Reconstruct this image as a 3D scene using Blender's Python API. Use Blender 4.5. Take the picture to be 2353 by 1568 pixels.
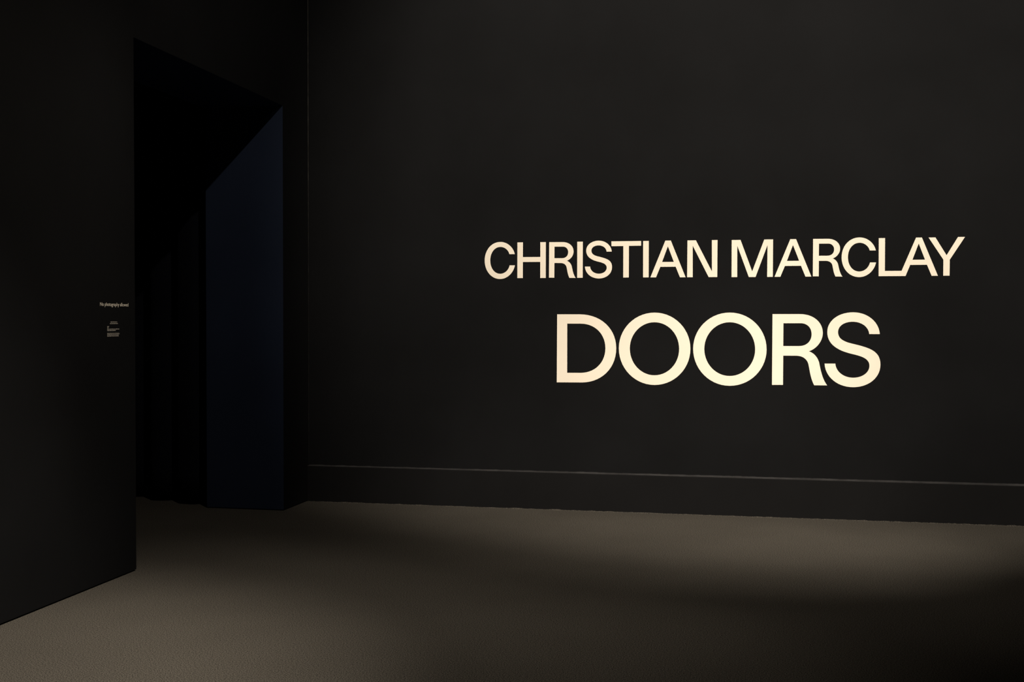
import bpy, bmesh, math, random
from mathutils import Vector, Matrix
from mathutils.geometry import tessellate_polygon

for o in list(bpy.data.objects):
    bpy.data.objects.remove(o)
scene = bpy.context.scene
C = scene.collection

# ------------------------------------------------------------------ camera
W, H = 2353, 1568
CAM = Vector((3.59899, -9.09555, 1.5))
YAW, PITCH, ROLL, F, SHY = 0.20358, 0.0219, 0.00161, 2672.94, 11.25
_c, _s = math.cos(YAW), math.sin(YAW)
FWD = Vector((-_s * math.cos(PITCH), _c * math.cos(PITCH), -math.sin(PITCH)))
_r = Vector((_c, _s, 0))
_u = _r.cross(FWD)
RGT = _r * math.cos(ROLL) + _u * math.sin(ROLL)
UPV = _u * math.cos(ROLL) - _r * math.sin(ROLL)
cam_data = bpy.data.cameras.new('camera')
cam_data.sensor_width = 36.0
cam_data.lens = F / W * 36.0
cam_data.shift_y = SHY / W
cam_data.clip_start = 0.05
cam = bpy.data.objects.new('camera', cam_data)
M = Matrix.Identity(4)
for i in range(3):
    M[i][0], M[i][1], M[i][2], M[i][3] = RGT[i], UPV[i], -FWD[i], CAM[i]
cam.matrix_world = M
C.objects.link(cam)
scene.camera = cam

# ------------------------------------------------------------------ world, exposure
wd = bpy.data.worlds.new('world')
scene.world = wd
wd.use_nodes = True
wd.node_tree.nodes['Background'].inputs[0].default_value = (0.9, 0.95, 1.0, 1)
wd.node_tree.nodes['Background'].inputs[1].default_value = 0.0
vs = scene.view_settings
vs.view_transform = 'Standard'
vs.look = 'None'
vs.exposure = 0.0
vs.gamma = 1.0
vs.use_curve_mapping = False


def spot(name, loc, target, watts, color, size_deg, blend, radius):
    d = bpy.data.lights.new(name, 'SPOT')
    d.energy = watts
    d.color = color
    d.spot_size = math.radians(size_deg)
    d.spot_blend = blend
    d.shadow_soft_size = radius
    o = bpy.data.objects.new(name, d)
    o.location = loc
    o.rotation_euler = (Vector(target) - Vector(loc)).to_track_quat('-Z', 'Y').to_euler()
    C.objects.link(o)
    return o


# ceiling spots of the gallery: two on the lettering, two over the floor and wall before the doorway, one added fill
WARM = (1.0, 0.825, 0.605)
ZL = 5.590
spot('title_spot', (4.441, -5.835, ZL), (3.942, 0.0, 3.079), 2502.0, WARM, 67.90, 0.546, 0.03)
spot('wall_wash', (ZL - 3.17, -3.959, ZL), (1.761, 0.0, 0.546), 245.0, WARM, 100.41, 0.549, 0.03)
spot('title_cross_spot', (7.502, -4.889, ZL), (2.467, 0.0, -0.725), 2140.8, WARM, 30.34, 1.000, 0.03)
spot('doorway_spot', (ZL - 3.17, -6.239, ZL), (0.388, -4.945, 0.0), 2224.9, WARM, 41.05, 1.000, 0.03)
spot('left_wall_fill', (ZL - 3.17, -2.198, ZL), (0.0, -7.051, -3.435), 519.2, WARM, 73.07, 1.000, 0.03)  # unseen spot added to brighten the left wall

# ------------------------------------------------------------------ pixel -> plane


def ray(px, py):
    return FWD + RGT * ((px - W / 2) / F) - UPV * ((py - H / 2 - SHY) / F)


def on_back(px, py):
    d = ray(px, py)
    t = -CAM.y / d.y
    p = CAM + d * t
    return p.x, p.z


def on_left(px, py):
    d = ray(px, py)
    t = -CAM.x / d.x
    p = CAM + d * t
    return p.y, p.z


# ------------------------------------------------------------------ materials
def new_mat(name):
    m = bpy.data.materials.new(name)
    m.use_nodes = True
    nt = m.node_tree
    b = nt.nodes['Principled BSDF']
    return m, nt, b


def noise_mix(nt, scale, detail, c1, c2, lo=0.35, hi=0.65, coord='Object', rough=0.5):
    tc = nt.nodes.new('ShaderNodeTexCoord')
    n = nt.nodes.new('ShaderNodeTexNoise')
    n.inputs['Scale'].default_value = scale
    n.inputs['Detail'].default_value = detail
    n.inputs['Roughness'].default_value = rough
    nt.links.new(tc.outputs[coord], n.inputs['Vector'])
    r = nt.nodes.new('ShaderNodeValToRGB')
    r.color_ramp.elements[0].position = lo
    r.color_ramp.elements[1].position = hi
    r.color_ramp.elements[0].color = (*c1, 1)
    r.color_ramp.elements[1].color = (*c2, 1)
    nt.links.new(n.outputs['Fac'], r.inputs['Fac'])
    return n, r


def add_bump(nt, b, src, strength, dist):
    bp = nt.nodes.new('ShaderNodeBump')
    bp.inputs['Strength'].default_value = strength
    bp.inputs['Distance'].default_value = dist
    nt.links.new(src, bp.inputs['Height'])
    nt.links.new(bp.outputs['Normal'], b.inputs['Normal'])


def paint(name, col, rough, spec, var=0.12):
    m, nt, b = new_mat(name)
    c1 = tuple(v * (1 - var) for v in col)
    c2 = tuple(v * (1 + var) for v in col)
    n, r = noise_mix(nt, 1.3, 4, c1, c2, 0.3, 0.7)
    nt.links.new(r.outputs['Color'], b.inputs['Base Color'])
    b.inputs['Roughness'].default_value = rough
    b.inputs['Specular IOR Level'].default_value = spec
    n2 = nt.nodes.new('ShaderNodeTexNoise')
    n2.inputs['Scale'].default_value = 260
    n2.inputs['Detail'].default_value = 2
    tc = nt.nodes.new('ShaderNodeTexCoord')
    nt.links.new(tc.outputs['Object'], n2.inputs['Vector'])
    add_bump(nt, b, n2.outputs['Fac'], 0.12, 0.002)
    return m


M_WALL = paint('black_wall_paint', (0.0072, 0.0081, 0.0103), 0.85, 0.04)
M_NAVY = paint('dark_navy_paint', (0.0170, 0.0258, 0.056), 0.85, 0.04)
M_BASE = paint('black_baseboard_paint', (0.0084, 0.0091, 0.0112), 0.85, 0.04)
M_CEIL = paint('black_ceiling_paint', (0.01, 0.01, 0.01), 0.8, 0.2)

M_LEDGE, nt, b = new_mat('dusty_ledge_paint')
n, r = noise_mix(nt, 9, 5, (0.017, 0.0182, 0.0225), (0.035, 0.0375, 0.0455), 0.3, 0.7)
nt.links.new(r.outputs['Color'], b.inputs['Base Color'])
b.inputs['Roughness'].default_value = 0.8
b.inputs['Specular IOR Level'].default_value = 0.2

M_BEAD, nt, b = new_mat('scuffed_bead_painted_glint')  # scuff noise; the paler grey paints in light caught on the ridge
n, r = noise_mix(nt, 5, 4, (0.010, 0.011, 0.012), (0.050, 0.054, 0.058), 0.44, 0.66)
nt.links.new(r.outputs['Color'], b.inputs['Base Color'])
b.inputs['Roughness'].default_value = 0.6

M_CARPET, nt, b = new_mat('grey_carpet')
n, r = noise_mix(nt, 175, 4, (0.0030, 0.0030, 0.0030), (0.0985, 0.0975, 0.0965), 0.38, 0.62, rough=0.8)
n3, r3 = noise_mix(nt, 1.1, 3, (0.93, 0.93, 0.93), (1.07, 1.07, 1.07), 0.3, 0.7)
mx = nt.nodes.new('ShaderNodeMix')
mx.data_type = 'RGBA'
mx.blend_type = 'MULTIPLY'
mx.inputs[0].default_value = 1.0
nt.links.new(r.outputs['Color'], mx.inputs[6])
nt.links.new(r3.outputs['Color'], mx.inputs[7])
nt.links.new(mx.outputs[2], b.inputs['Base Color'])
b.inputs['Roughness'].default_value = 1.0
b.inputs['Specular IOR Level'].default_value = 0.05
add_bump(nt, b, n.outputs['Fac'], 0.2, 0.003)

M_LETTER, nt, b = new_mat('cream_vinyl')
n, r = noise_mix(nt, 3, 2, (0.80, 0.79, 0.77), (0.83, 0.82, 0.80))
nt.links.new(r.outputs['Color'], b.inputs['Base Color'])
b.inputs['Roughness'].default_value = 0.7
b.inputs['Specular IOR Level'].default_value = 0.2

M_PRINT, nt, b = new_mat('grey_vinyl')
n, r = noise_mix(nt, 3, 2, (0.62, 0.62, 0.62), (0.66, 0.66, 0.66))
nt.links.new(r.outputs['Color'], b.inputs['Base Color'])
b.inputs['Roughness'].default_value = 0.7

M_CURTAIN, nt, b = new_mat('black_velvet')
n, r = noise_mix(nt, 300, 2, (0.0040, 0.0048, 0.0085), (0.0065, 0.0078, 0.013))
nt.links.new(r.outputs['Color'], b.inputs['Base Color'])
b.inputs['Roughness'].default_value = 1.0
b.inputs['Specular IOR Level'].default_value = 0.03


# ------------------------------------------------------------------ mesh helpers
def box(bm, x0, x1, y0, y1, z0, z1):
    v = [bm.verts.new((x, y, z)) for z in (z0, z1) for y in (y0, y1) for x in (x0, x1)]
    for f in ((0, 2, 3, 1), (4, 5, 7, 6), (0, 1, 5, 4), (2, 6, 7, 3), (0, 4, 6, 2), (1, 3, 7, 5)):
        bm.faces.new([v[i] for i in f])


def obj(name, bm, mat, parent=None, smooth=False):
    me = bpy.data.meshes.new(name)
    bmesh.ops.recalc_face_normals(bm, faces=bm.faces)
    bm.to_mesh(me)
    bm.free()
    me.materials.append(mat)
    if smooth:
        for p in me.polygons:
            p.use_smooth = True
    o = bpy.data.objects.new(name, me)
    C.objects.link(o)
    if parent:
        o.parent = parent
    return o


def boxes(name, lst, mat, parent=None):
    bm = bmesh.new()
    for a in lst:
        box(bm, *a)
    return obj(name, bm, mat, parent)


def structure(o, label, cat):
    o['kind'] = 'structure'
    o['label'] = label
    o['category'] = cat
    return o


# ------------------------------------------------------------------ room shell
ZC = 5.80                      # ceiling
ZH = 3.1745                    # doorway head
YN, YF_ = -2.765, -0.5275      # near and far edge of the doorway in the left wall
TH = 0.652                     # thickness of the left wall
XR, YB = 9.0, -12.0
LN = 0.001                     # lining thickness
GAP = 0.009                    # shadow gap under the left wall

floor = boxes('floor', [(-5.2, XR, YB, 2.6, -0.1, 0.0)], M_CARPET)
structure(floor, 'dark grey short-pile carpet covering the gallery floor', 'carpet')
structure(boxes('ceiling', [(-5.2, XR, YB, 2.6, ZC, ZC + 0.1)], M_CEIL), 'black ceiling of the gallery', 'ceiling')

wl = boxes('wall_left', [
    (-TH, 0, YB, YN, GAP, ZC),
    (-TH, 0, YF_, 2.6, GAP, ZC),
    (-TH, 0, YN, YF_, ZH, ZC)], M_WALL)
structure(wl, 'black painted wall with a tall open doorway', 'wall')
# recessed plinth behind the shadow gap
boxes('recessed_plinth', [(-TH + 0.008, -0.008, YB, YN - 0.004, 0.0, GAP + 0.002)], M_BASE, wl)
boxes('recessed_plinth', [(-TH + 0.008, -0.008, YF_ + 0.004, 2.6, 0.0, GAP + 0.002)], M_BASE, wl)
# painted reveal of the doorway
p = boxes('jamb_panel', [(-TH, -0.001, YF_ - LN, YF_, GAP, ZH)], M_NAVY, wl)
p['label'] = 'dark navy painted reveal of the doorway beside the title wall'
p = boxes('jamb_panel', [(-TH, -0.001, YN, YN + LN, GAP, ZH)], M_NAVY, wl)
p = boxes('head_panel', [(-TH, -0.001, YN + LN, YF_ - LN, ZH - LN, ZH)], M_NAVY, wl)

wb = boxes('wall_back', [(0, XR, 0, 0.2, 0.0, ZC)], M_WALL)
structure(wb, 'wide black painted title wall carrying the large cream lettering', 'wall')
structure(boxes('wall_right', [(XR, XR + 0.2, YB, 0.2, 0.0, ZC)], M_WALL), 'black side wall of the gallery', 'wall')
structure(boxes('wall_front', [(-5.2, XR + 0.2, YB - 0.2, YB, 0.0, ZC)], M_WALL), 'black wall opposite the title wall', 'wall')
structure(boxes('wall_passage_side', [(-5.2, -5.0, YB, 2.6, 0.0, ZC)], M_WALL), 'black side wall of the dark passage behind the doorway', 'wall')
structure(boxes('wall_passage_end', [(-5.0, -TH, 2.4, 2.6, 0.0, ZC)], M_WALL), 'black end wall of the dark passage behind the curtain', 'wall')

# baseboard of the title wall: board with a rounded, slightly wavy dusty top ledge
DB, ZB = 0.0426, 0.2965
bm = bmesh.new()
prof = [(-0.0, 0.0), (-DB, 0.0), (-DB, ZB - 0.006), (-DB + 0.002, ZB - 0.002), (-DB + 0.005, ZB - 0.001), (0.0, ZB - 0.001)]
for a, bb in zip(prof, prof[1:]):
    vs4 = [bm.verts.new((x, q[0], q[1])) for x, q in ((0.004, a), (XR, a), (XR, bb), (0.004, bb))]
    bm.faces.new(vs4)
bmesh.ops.remove_doubles(bm, verts=bm.verts, dist=1e-5)
base = obj('baseboard_back', bm, M_BASE)
structure(base, 'tall black baseboard along the foot of the title wall', 'baseboard')
rng = random.Random(4)
bm = bmesh.new()
N = 420
rows = []
hw = 0.0
for i in range(N + 1):
    x = 0.006 + (XR - 0.006) * i / N
    hw = hw * 0.8 + rng.uniform(-1, 1) * 0.0007
    ht = 0.0014 + abs(hw) * 1.0
    fr = -DB + 0.0015 - abs(hw) * 0.6
    row = [bm.verts.new((x, fr + 0.0025, ZB - 0.0022)), bm.verts.new((x, fr, ZB - 0.0008)),
           bm.verts.new((x, fr + 0.003, ZB + ht * 0.6)), bm.verts.new((x, -0.02, ZB + ht)), bm.verts.new((x, -0.0005, ZB + ht * 2.0 + 0.0045 * min(1.0, x / 5.0)))]
    rows.append(row)
for a, bb in zip(rows, rows[1:]):
    for k in range(4):
        bm.faces.new((a[k], bb[k], bb[k + 1], a[k + 1]))
lg = obj('baseboard_ledge', bm, M_LEDGE, base, True)
lg['label'] = 'dusty grey top ledge of the baseboard'

# corner bead between the left wall and the title wall, its caught light painted pale
bm = bmesh.new()
prev = None
rng = random.Random(9)
for i in range(161):
    z = ZB + 0.01 + (ZC - ZB - 0.012) * i / 160
    w = (0.0016 + 0.0014 * rng.random()) * (0.25 + 0.75 * min(1.0, max(0.0, (z - 1.7) / 1.4)))  # thinner low down, so the painted line of light fades
    ring = [bm.verts.new((0.0002, -0.0002 - w, z)), bm.verts.new((w * 0.75, -w * 0.75, z)), bm.verts.new((0.0002 + w, -0.0002, z))]
    if prev:
        for k in range(2):
            bm.faces.new((prev[k], prev[k + 1], ring[k + 1], ring[k]))
    prev = ring
structure(obj('trim_1', bm, M_BEAD, None, True), 'thin scuffed bead, caught light painted in pale grey, in the corner beside the doorway', 'corner bead')

# frayed carpet edge against the baseboard
bm = bmesh.new()
rng = random.Random(21)
rows = []
hw = 0.0
N = 900
for i in range(N + 1):
    x = 0.01 + 8.9 * i / N
    hw = hw * 0.85 + rng.uniform(-1, 1) * 0.0016
    ht = 0.002 + abs(hw) + 0.0012 * rng.random()
    wd_ = 0.012 + 0.006 * rng.random()
    rows.append([bm.verts.new((x, -DB - 0.0002, ht)), bm.verts.new((x, -DB - wd_ * 0.5, ht * 0.7)), bm.verts.new((x, -DB - wd_, -0.0005))])
for a, bb in zip(rows, rows[1:]):
    for k in range(2):
        bm.faces.new((a[k], bb[k], bb[k + 1], a[k + 1]))
obj('carpet_edge', bm, M_CARPET, floor, True)

# ------------------------------------------------------------------ curtain in the passage
pts = [(-0.672, -0.505), (-0.700, -0.425), (-0.745, -0.355), (-0.790, -0.355), (-0.835, -0.392), (-0.905, -0.392), (-0.985, -0.365), (-1.010, -0.285), (-1.050, -0.205), (-1.100, -0.215), (-1.150, -0.258),
       (-1.235, -0.272), (-1.300, -0.245), (-1.330, -0.155), (-1.385, -0.090), (-1.440, -0.105), (-1.53, -0.125), (-1.62, -0.10), (-1.69, 0.0),
       (-1.77, 0.03), (-1.90, 0.02), (-1.97, 0.09), (-2.04, 0.17), (-2.15, 0.18), (-2.26, 0.19), (-2.33, 0.28), (-2.43, 0.32),
       (-2.55, 0.31), (-2.63, 0.40), (-2.75, 0.46), (-2.9, 0.46), (-3.0, 0.58), (-3.2, 0.62), (-3.35, 0.74), (-3.6, 0.78)]


def catmull(P, n):
    out = []
    for i in range(len(P) - 1):
        p0, p1, p2, p3 = P[max(i - 1, 0)], P[i], P[i + 1], P[min(i + 2, len(P) - 1)]
        for k in range(n):
            t = k / n
            out.append(tuple(0.5 * (2 * p1[j] + (p2[j] - p0[j]) * t + (2 * p0[j] - 5 * p1[j] + 4 * p2[j] - p3[j]) * t * t
                                    + (3 * p1[j] - p0[j] - 3 * p2[j] + p3[j]) * t ** 3) for j in (0, 1)))
    out.append(P[-1])
    return out


path = catmull(pts, 6)
ax, ay = -0.672, -0.505
ux, uy = -0.905, 0.425
bm = bmesh.new()
NZ = 24
grid = []
for j in range(NZ + 1):
    f = j / NZ
    z = 0.004 + (ZC - 0.01) * f
    row = []
    for (x, y) in path:
        s = (x - ax) * ux + (y - ay) * uy
        bx_, by_ = ax + ux * s, ay + uy * s
        k = 1.0 - 0.2 * f + 0.05 * math.sin(7 * f + 3 * s)
        row.append(bm.verts.new((bx_ + (x - bx_) * k, by_ + (y - by_) * k, z)))
    grid.append(row)
for a, bb in zip(grid, grid[1:]):
    for i in range(len(a) - 1):
        bm.faces.new((a[i], a[i + 1], bb[i + 1], bb[i]))
cur = obj('curtain', bm, M_CURTAIN, None, True)
sm = cur.modifiers.new('thickness', 'SOLIDIFY')
sm.thickness = 0.004
sm.offset = 1
cur['label'] = 'black floor-length pleated curtain hanging inside the dark doorway'
cur['category'] = 'curtain'


# ------------------------------------------------------------------ lettering on the title wall
# outlines: first point, then either a point (line), ('q', corner, end, k) quarter curve or ('c', c1, c2, end)
def trace(cmds):
    out = [cmds[0]]
    for c in cmds[1:]:
        p0 = out[-1]
        if c[0] == 'q':
            _, cr, p3 = c[:3]
            k = c[3] if len(c) > 3 else 0.5523
            c1 = (p0[0] + (cr[0] - p0[0]) * k, p0[1] + (cr[1] - p0[1]) * k)
            c2 = (p3[0] + (cr[0] - p3[0]) * k, p3[1] + (cr[1] - p3[1]) * k)
        elif c[0] == 'c':
            _, c1, c2, p3 = c
        else:
            out.append(c)
            continue
        for i in range(1, 15):
            t = i / 14
            a, b_, d, e = (1 - t) ** 3, 3 * t * (1 - t) ** 2, 3 * t * t * (1 - t), t ** 3
            out.append(tuple(a * p0[j] + b_ * c1[j] + d * c2[j] + e * p3[j] for j in (0, 1)))
    if abs(out[0][0] - out[-1][0]) + abs(out[0][1] - out[-1][1]) < 1e-6:
        out.pop()
    return out


def ellipse(l, r, t, b, mx, ml, mr, k=0.5523):
    return [(mx, t), ('q', (r, t), (r, mr), k), ('q', (r, b), (mx, b), k), ('q', (l, b), (l, ml), k), ('q', (l, t), (mx, t), k)]


def crop(ox, oy, s, loops):
    return [[(ox + x / s, oy + y / s) for x, y in trace(lp)] for lp in loops]


def fit(loops, src, dst, tilt=0.0):
    x0, x1, y0, y1 = src
    X0, X1, Y0, Y1 = dst
    out = []
    for lp in loops:
        q = []
        for x, y in trace(lp):
            u, v = (x - x0) / (x1 - x0), (y - y0) / (y1 - y0)
            q.append((X0 + u * (X1 - X0), Y0 + v * (Y1 - Y0) + tilt * (u - 0.5) * (1 - v)))
        out.append(q)
    return out


S1, S2 = 14.256, 8.711
GC = [[(1183, 632), ('q', (1098, 232), (715, 232), 0.58), ('q', (197, 232), (197, 840), 0.57), ('q', (197, 1447), (700, 1447), 0.57),
       ('q', (1100, 1447), (1188, 998), 0.58), (1013, 998), ('q', (955, 1275), (705, 1275), 0.58), ('q', (380, 1275), (380, 840), 0.58),
       ('q', (380, 396), (715, 396), 0.58), ('q', (950, 396), (1005, 632), 0.58)]]
GR = [[(88, 62), (640, 62), ('q', (1095, 62), (1095, 440), 0.58), ('q', (1095, 712), (815, 808), 0.58), ('q', (970, 850), (1020, 1030), 0.60),
       ('c', (1055, 1200), (1085, 1360), (1182, 1490)), (922, 1488), ('c', (848, 1350), (835, 1200), (808, 1075)),
       ('q', (772, 896), (560, 896), 0.62), (303, 894), (298, 1480), (77, 1480)],
      [(307, 245), (650, 245), ('q', (870, 245), (870, 465), 0.60), ('q', (870, 702), (620, 702), 0.60), (303, 702)]]
GS = [[(1158, 492), ('q', (1128, 68), (640, 68), 0.57), ('q', (135, 68), (135, 450), 0.57), ('c', (135, 690), (330, 815), (640, 885)),
       ('c', (850, 932), (955, 990), (955, 1110)), ('q', (955, 1342), (640, 1342), 0.57), ('q', (312, 1342), (292, 1067), 0.57), (82, 1067),
       ('q', (105, 1527), (640, 1527), 0.57), ('q', (1170, 1527), (1170, 1090), 0.57), ('c', (1170, 830), (980, 765), (660, 688)),
       ('c', (440, 640), (345, 580), (345, 450)), ('q', (345, 252), (630, 252), 0.58), ('q', (930, 252), (952, 492), 0.58)]]
BC, BR, BS = (197, 1188, 232, 1447), (77, 1182, 62, 1490), (82, 1170, 68, 1527)


def at(ox, oy, s, x0, x1, y0, y1):
    return (ox + x0 / s, ox + x1 / s, oy + y0 / s, oy + y1 / s)


NAME_LINE = [
    crop(1100, 540, S1, GC),
    crop(1100, 540, S1, [[(1268, 247), (1450, 245), (1448, 728), (2020, 723), (2018, 239), (2200, 237), (2197, 1413), (2016, 1414),
                          (2017, 886), (1447, 890), (1446, 1416), (1266, 1417)]]),
    fit(GR, BR, at(1250, 540, S1, 163, 1040, 236, 1412), -0.4),
    crop(1250, 540, S1, [[(1090, 225), (1273, 222), (1269, 1407), (1087, 1408)]]),
    fit(GS, BS, at(1250, 540, S1, 1340, 2230, 190, 1430), -0.3),
    crop(1390, 540, S1, [[(212, 212), (1187, 200), (1186, 355), (787, 361), (783, 1397), (600, 1399), (603, 367), (215, 372)]]),
    crop(1390, 540, S1, [[(1253, 201), (1438, 198), (1434, 1393), (1250, 1395)]]),
    crop(1500, 540, S1, [[(412, 188), (592, 186), (1075, 1390), (890, 1392), (750, 1045), (247, 1049), (107, 1393), (-80, 1394)],
                         [(495, 375), (690, 885), (305, 888)]]),
    crop(1500, 540, S1, [[(1135, 181), (1413, 178), (1938, 1200), (1935, 171), (2122, 168), (2112, 1382), (1830, 1384), (1308, 355),
                          (1309, 1388), (1125, 1389)]]),
    crop(1670, 535, S1, [[(162, 240), (452, 237), (833, 1268), (1228, 223), (1518, 219), (1508, 1448), (1322, 1450), (1335, 405),
                          (943, 1453), (722, 1454), (345, 430), (342, 1455), (157, 1456)]]),
    crop(1770, 535, S1, [[(655, 212), (845, 210), (1345, 1438), (1152, 1440), (1005, 1085), (480, 1090), (330, 1446), (138, 1447)],
                         [(743, 403), (945, 920), (545, 925)]]),
    fit(GR, BR, (1867.7, 1935.8, 549.0, 635.9), -0.6),
    fit(GC, BC, at(1920, 535, S1, 197, 1326, 155, 1456), -0.3),
    crop(1920, 535, S1, [[(1415, 178), (1622, 176), (1615, 1253), (2160, 1250), (2085, 1422), (1410, 1425)]]),
    crop(2060, 535, S1, [[(640, 160), (832, 158), (1356, 1412), (1150, 1414), (998, 1052), (450, 1056), (295, 1420), (91, 1422)],
                         [(727, 355), (933, 883), (522, 887)]]),
    crop(2060, 535, S1, [[(1050, 158), (1275, 155), (1640, 738), (2015, 140), (2245, 137), (1745, 885), (1738, 1408), (1530, 1410), (1535, 885)]]),
]
TITLE_LINE = [
    crop(1270, 710, S2, [[(90, 110), (540, 110), ('q', (1272, 110), (1272, 790), 0.58), ('q', (1272, 1475), (580, 1475), 0.58), (82, 1472)],
                         [(292, 297), (560, 297), ('q', (1055, 297), (1055, 790), 0.58), ('q', (1055, 1282), (560, 1282), 0.58), (290, 1281)]]),
    crop(1415, 710, S2, [ellipse(61, 1494, 76, 1525, 778, 790, 800), ellipse(281, 1268, 269, 1331, 775, 795, 803)]),
    crop(1585, 710, S2, [ellipse(67, 1538, 75, 1542, 802, 800, 812), ellipse(291, 1308, 269, 1345, 800, 803, 812)]),
    crop(1765, 715, S2, GR),
    crop(1885, 710, 8.473, GS),
]


def sheet(name, loops2d, mat, parent, origin, to3d, thick):
    """flat vinyl piece: loops in plane coordinates (u, v), raised by thick"""
    polys = [[Vector((u - origin[0], v - origin[1], 0)) for u, v in lp] for lp in loops2d]
    flat = [p for lp in polys for p in lp]
    tris = tessellate_polygon(polys)
    bm = bmesh.new()
    top = [bm.verts.new(to3d(p.x, p.y, thick)) for p in flat]
    for t in tris:
        try:
            bm.faces.new([top[i] for i in t])
        except ValueError:
            pass
    bot = [bm.verts.new(to3d(p.x, p.y, 0.0)) for p in flat]
    k = 0
    for lp in polys:
        n_ = len(lp)
        for i in range(n_):
            a, b_ = k + i, k + (i + 1) % n_
            bm.faces.new((top[a], top[b_], bot[b_], bot[a]))
        k += n_
    return obj(name, bm, mat, parent)


def back3(u, v, t):
    return (u, -t, v)


def wall_sign(name, letters, label):
    loops = [[[on_back(*q) for q in lp] for lp in L] for L in letters]
    us = [q[0] for L in loops for lp in L for q in lp]
    vs_ = [q[1] for L in loops for lp in L for q in lp]
    org = ((min(us) + max(us)) / 2, min(vs_))
    root = bpy.data.objects.new(name, None)
    root.location = (org[0], -0.0002, org[1])
    root['label'] = label
    root['category'] = 'lettering'
    C.objects.link(root)
    for L in loops:
        sheet('letter', L, M_LETTER, root, org, back3, 0.0012)
    return root


wall_sign('title_lettering', TITLE_LINE, 'large cream vinyl letters reading DOORS on the black wall')
wall_sign('name_lettering', NAME_LINE, 'smaller cream capital letters of a two-word name above the word DOORS')


# ------------------------------------------------------------------ small print beside the doorway
def left3(u, v, t):
    return (t, u, v)


u0, vA = on_left(229.7, 703.6)
u1, vB = on_left(294.6, 704.2)
cv = bpy.data.curves.new('notice_text', 'FONT')
cv.body = 'No photography allowed'
cv.size = 0.04
cv.resolution_u = 3
cv.space_character = 0.96
to = bpy.data.objects.new('notice_text', cv)
C.objects.link(to)
bpy.context.view_layer.update()
me = bpy.data.meshes.new_from_object(to.evaluated_get(bpy.context.evaluated_depsgraph_get()))
bpy.data.objects.remove(to)
xs = [v.co.x for v in me.vertices]
x0, x1 = min(xs), max(xs)
capz = 0.04 * 0.73
sx = (u1 - u0) / (x1 - x0)
vt = on_left(231, 694.8)[1]
sz = (vt - vA) / capz
for v in me.vertices:
    v.co = Vector((0.0009, (v.co.x - x0) * sx - (u1 - u0) / 2, v.co.y * sz))
me.materials.clear()
me.materials.append(M_LETTER)
no = bpy.data.objects.new('notice_lettering', me)
no.location = (0.0002, (u0 + u1) / 2, (vA + vB) / 2)
so = no.modifiers.new('thickness', 'SOLIDIFY')
so.thickness = 0.0008
no['label'] = 'small cream words No photography allowed on the black wall beside the doorway'
no['category'] = 'notice'
C.objects.link(no)

root = bpy.data.objects.new('wall_label', None)
ur, vr = on_left(259, 775)
root.location = (0.0002, ur, vr)
root['label'] = 'tiny lines of grey print low beside the doorway under the photography notice'
root['category'] = 'label text'
C.objects.link(root)
rng = random.Random(12)


def zp(x, y):
    return on_left(240 + x / 31.36, 732 + y / 31.36)


# (left x, right x, y at left, y at right, height) of each printed line, in the enlarged view
lines = [(432, 912, 266, 258, 52), (388, 955, 380, 368, 56), (190, 318, 588, 586, 56), (190, 300, 685, 683, 52),
         (190, 1065, 786, 764, 56), (192, 805, 886, 874, 56),
         (192, 1060, 1078, 1052, 26), (192, 1090, 1136, 1118, 26), (192, 1035, 1190, 1172, 26), (192, 1035, 1246, 1226, 26), (192, 1035, 1300, 1274, 26)]
for (xa, xb, ya, yb, hh) in lines:
    bm = bmesh.new()
    x = xa
    word = rng.randint(3, 8)
    while x < xb - 8:
        wch = rng.uniform(9, 17)
        x2 = min(x + wch, xb)
        f0, f1 = (x - xa) / (xb - xa), (x2 - xa) / (xb - xa)
        yc0, yc1 = ya + (yb - ya) * f0, ya + (yb - ya) * f1
        up = hh * (0.62 if rng.random() < 0.25 else 0.40)
        dn = hh * (0.62 if rng.random() < 0.12 else 0.40)
        q = [zp(x, yc0 + dn), zp(x2, yc1 + dn), zp(x2, yc1 - up), zp(x, yc0 - up)]
        lo = [bm.verts.new((0.0, a - ur, b_ - vr)) for a, b_ in q]
        hi = [bm.verts.new((0.0007, a - ur, b_ - vr)) for a, b_ in q]
        bm.faces.new(hi)
        for i in range(4):
            bm.faces.new((lo[i], lo[(i + 1) % 4], hi[(i + 1) % 4], hi[i]))
        x = x2 + rng.uniform(6, 9)
        word -= 1
        if word == 0:
            x += 14
            word = rng.randint(3, 8)
    obj('text_line', bm, M_PRINT, root)
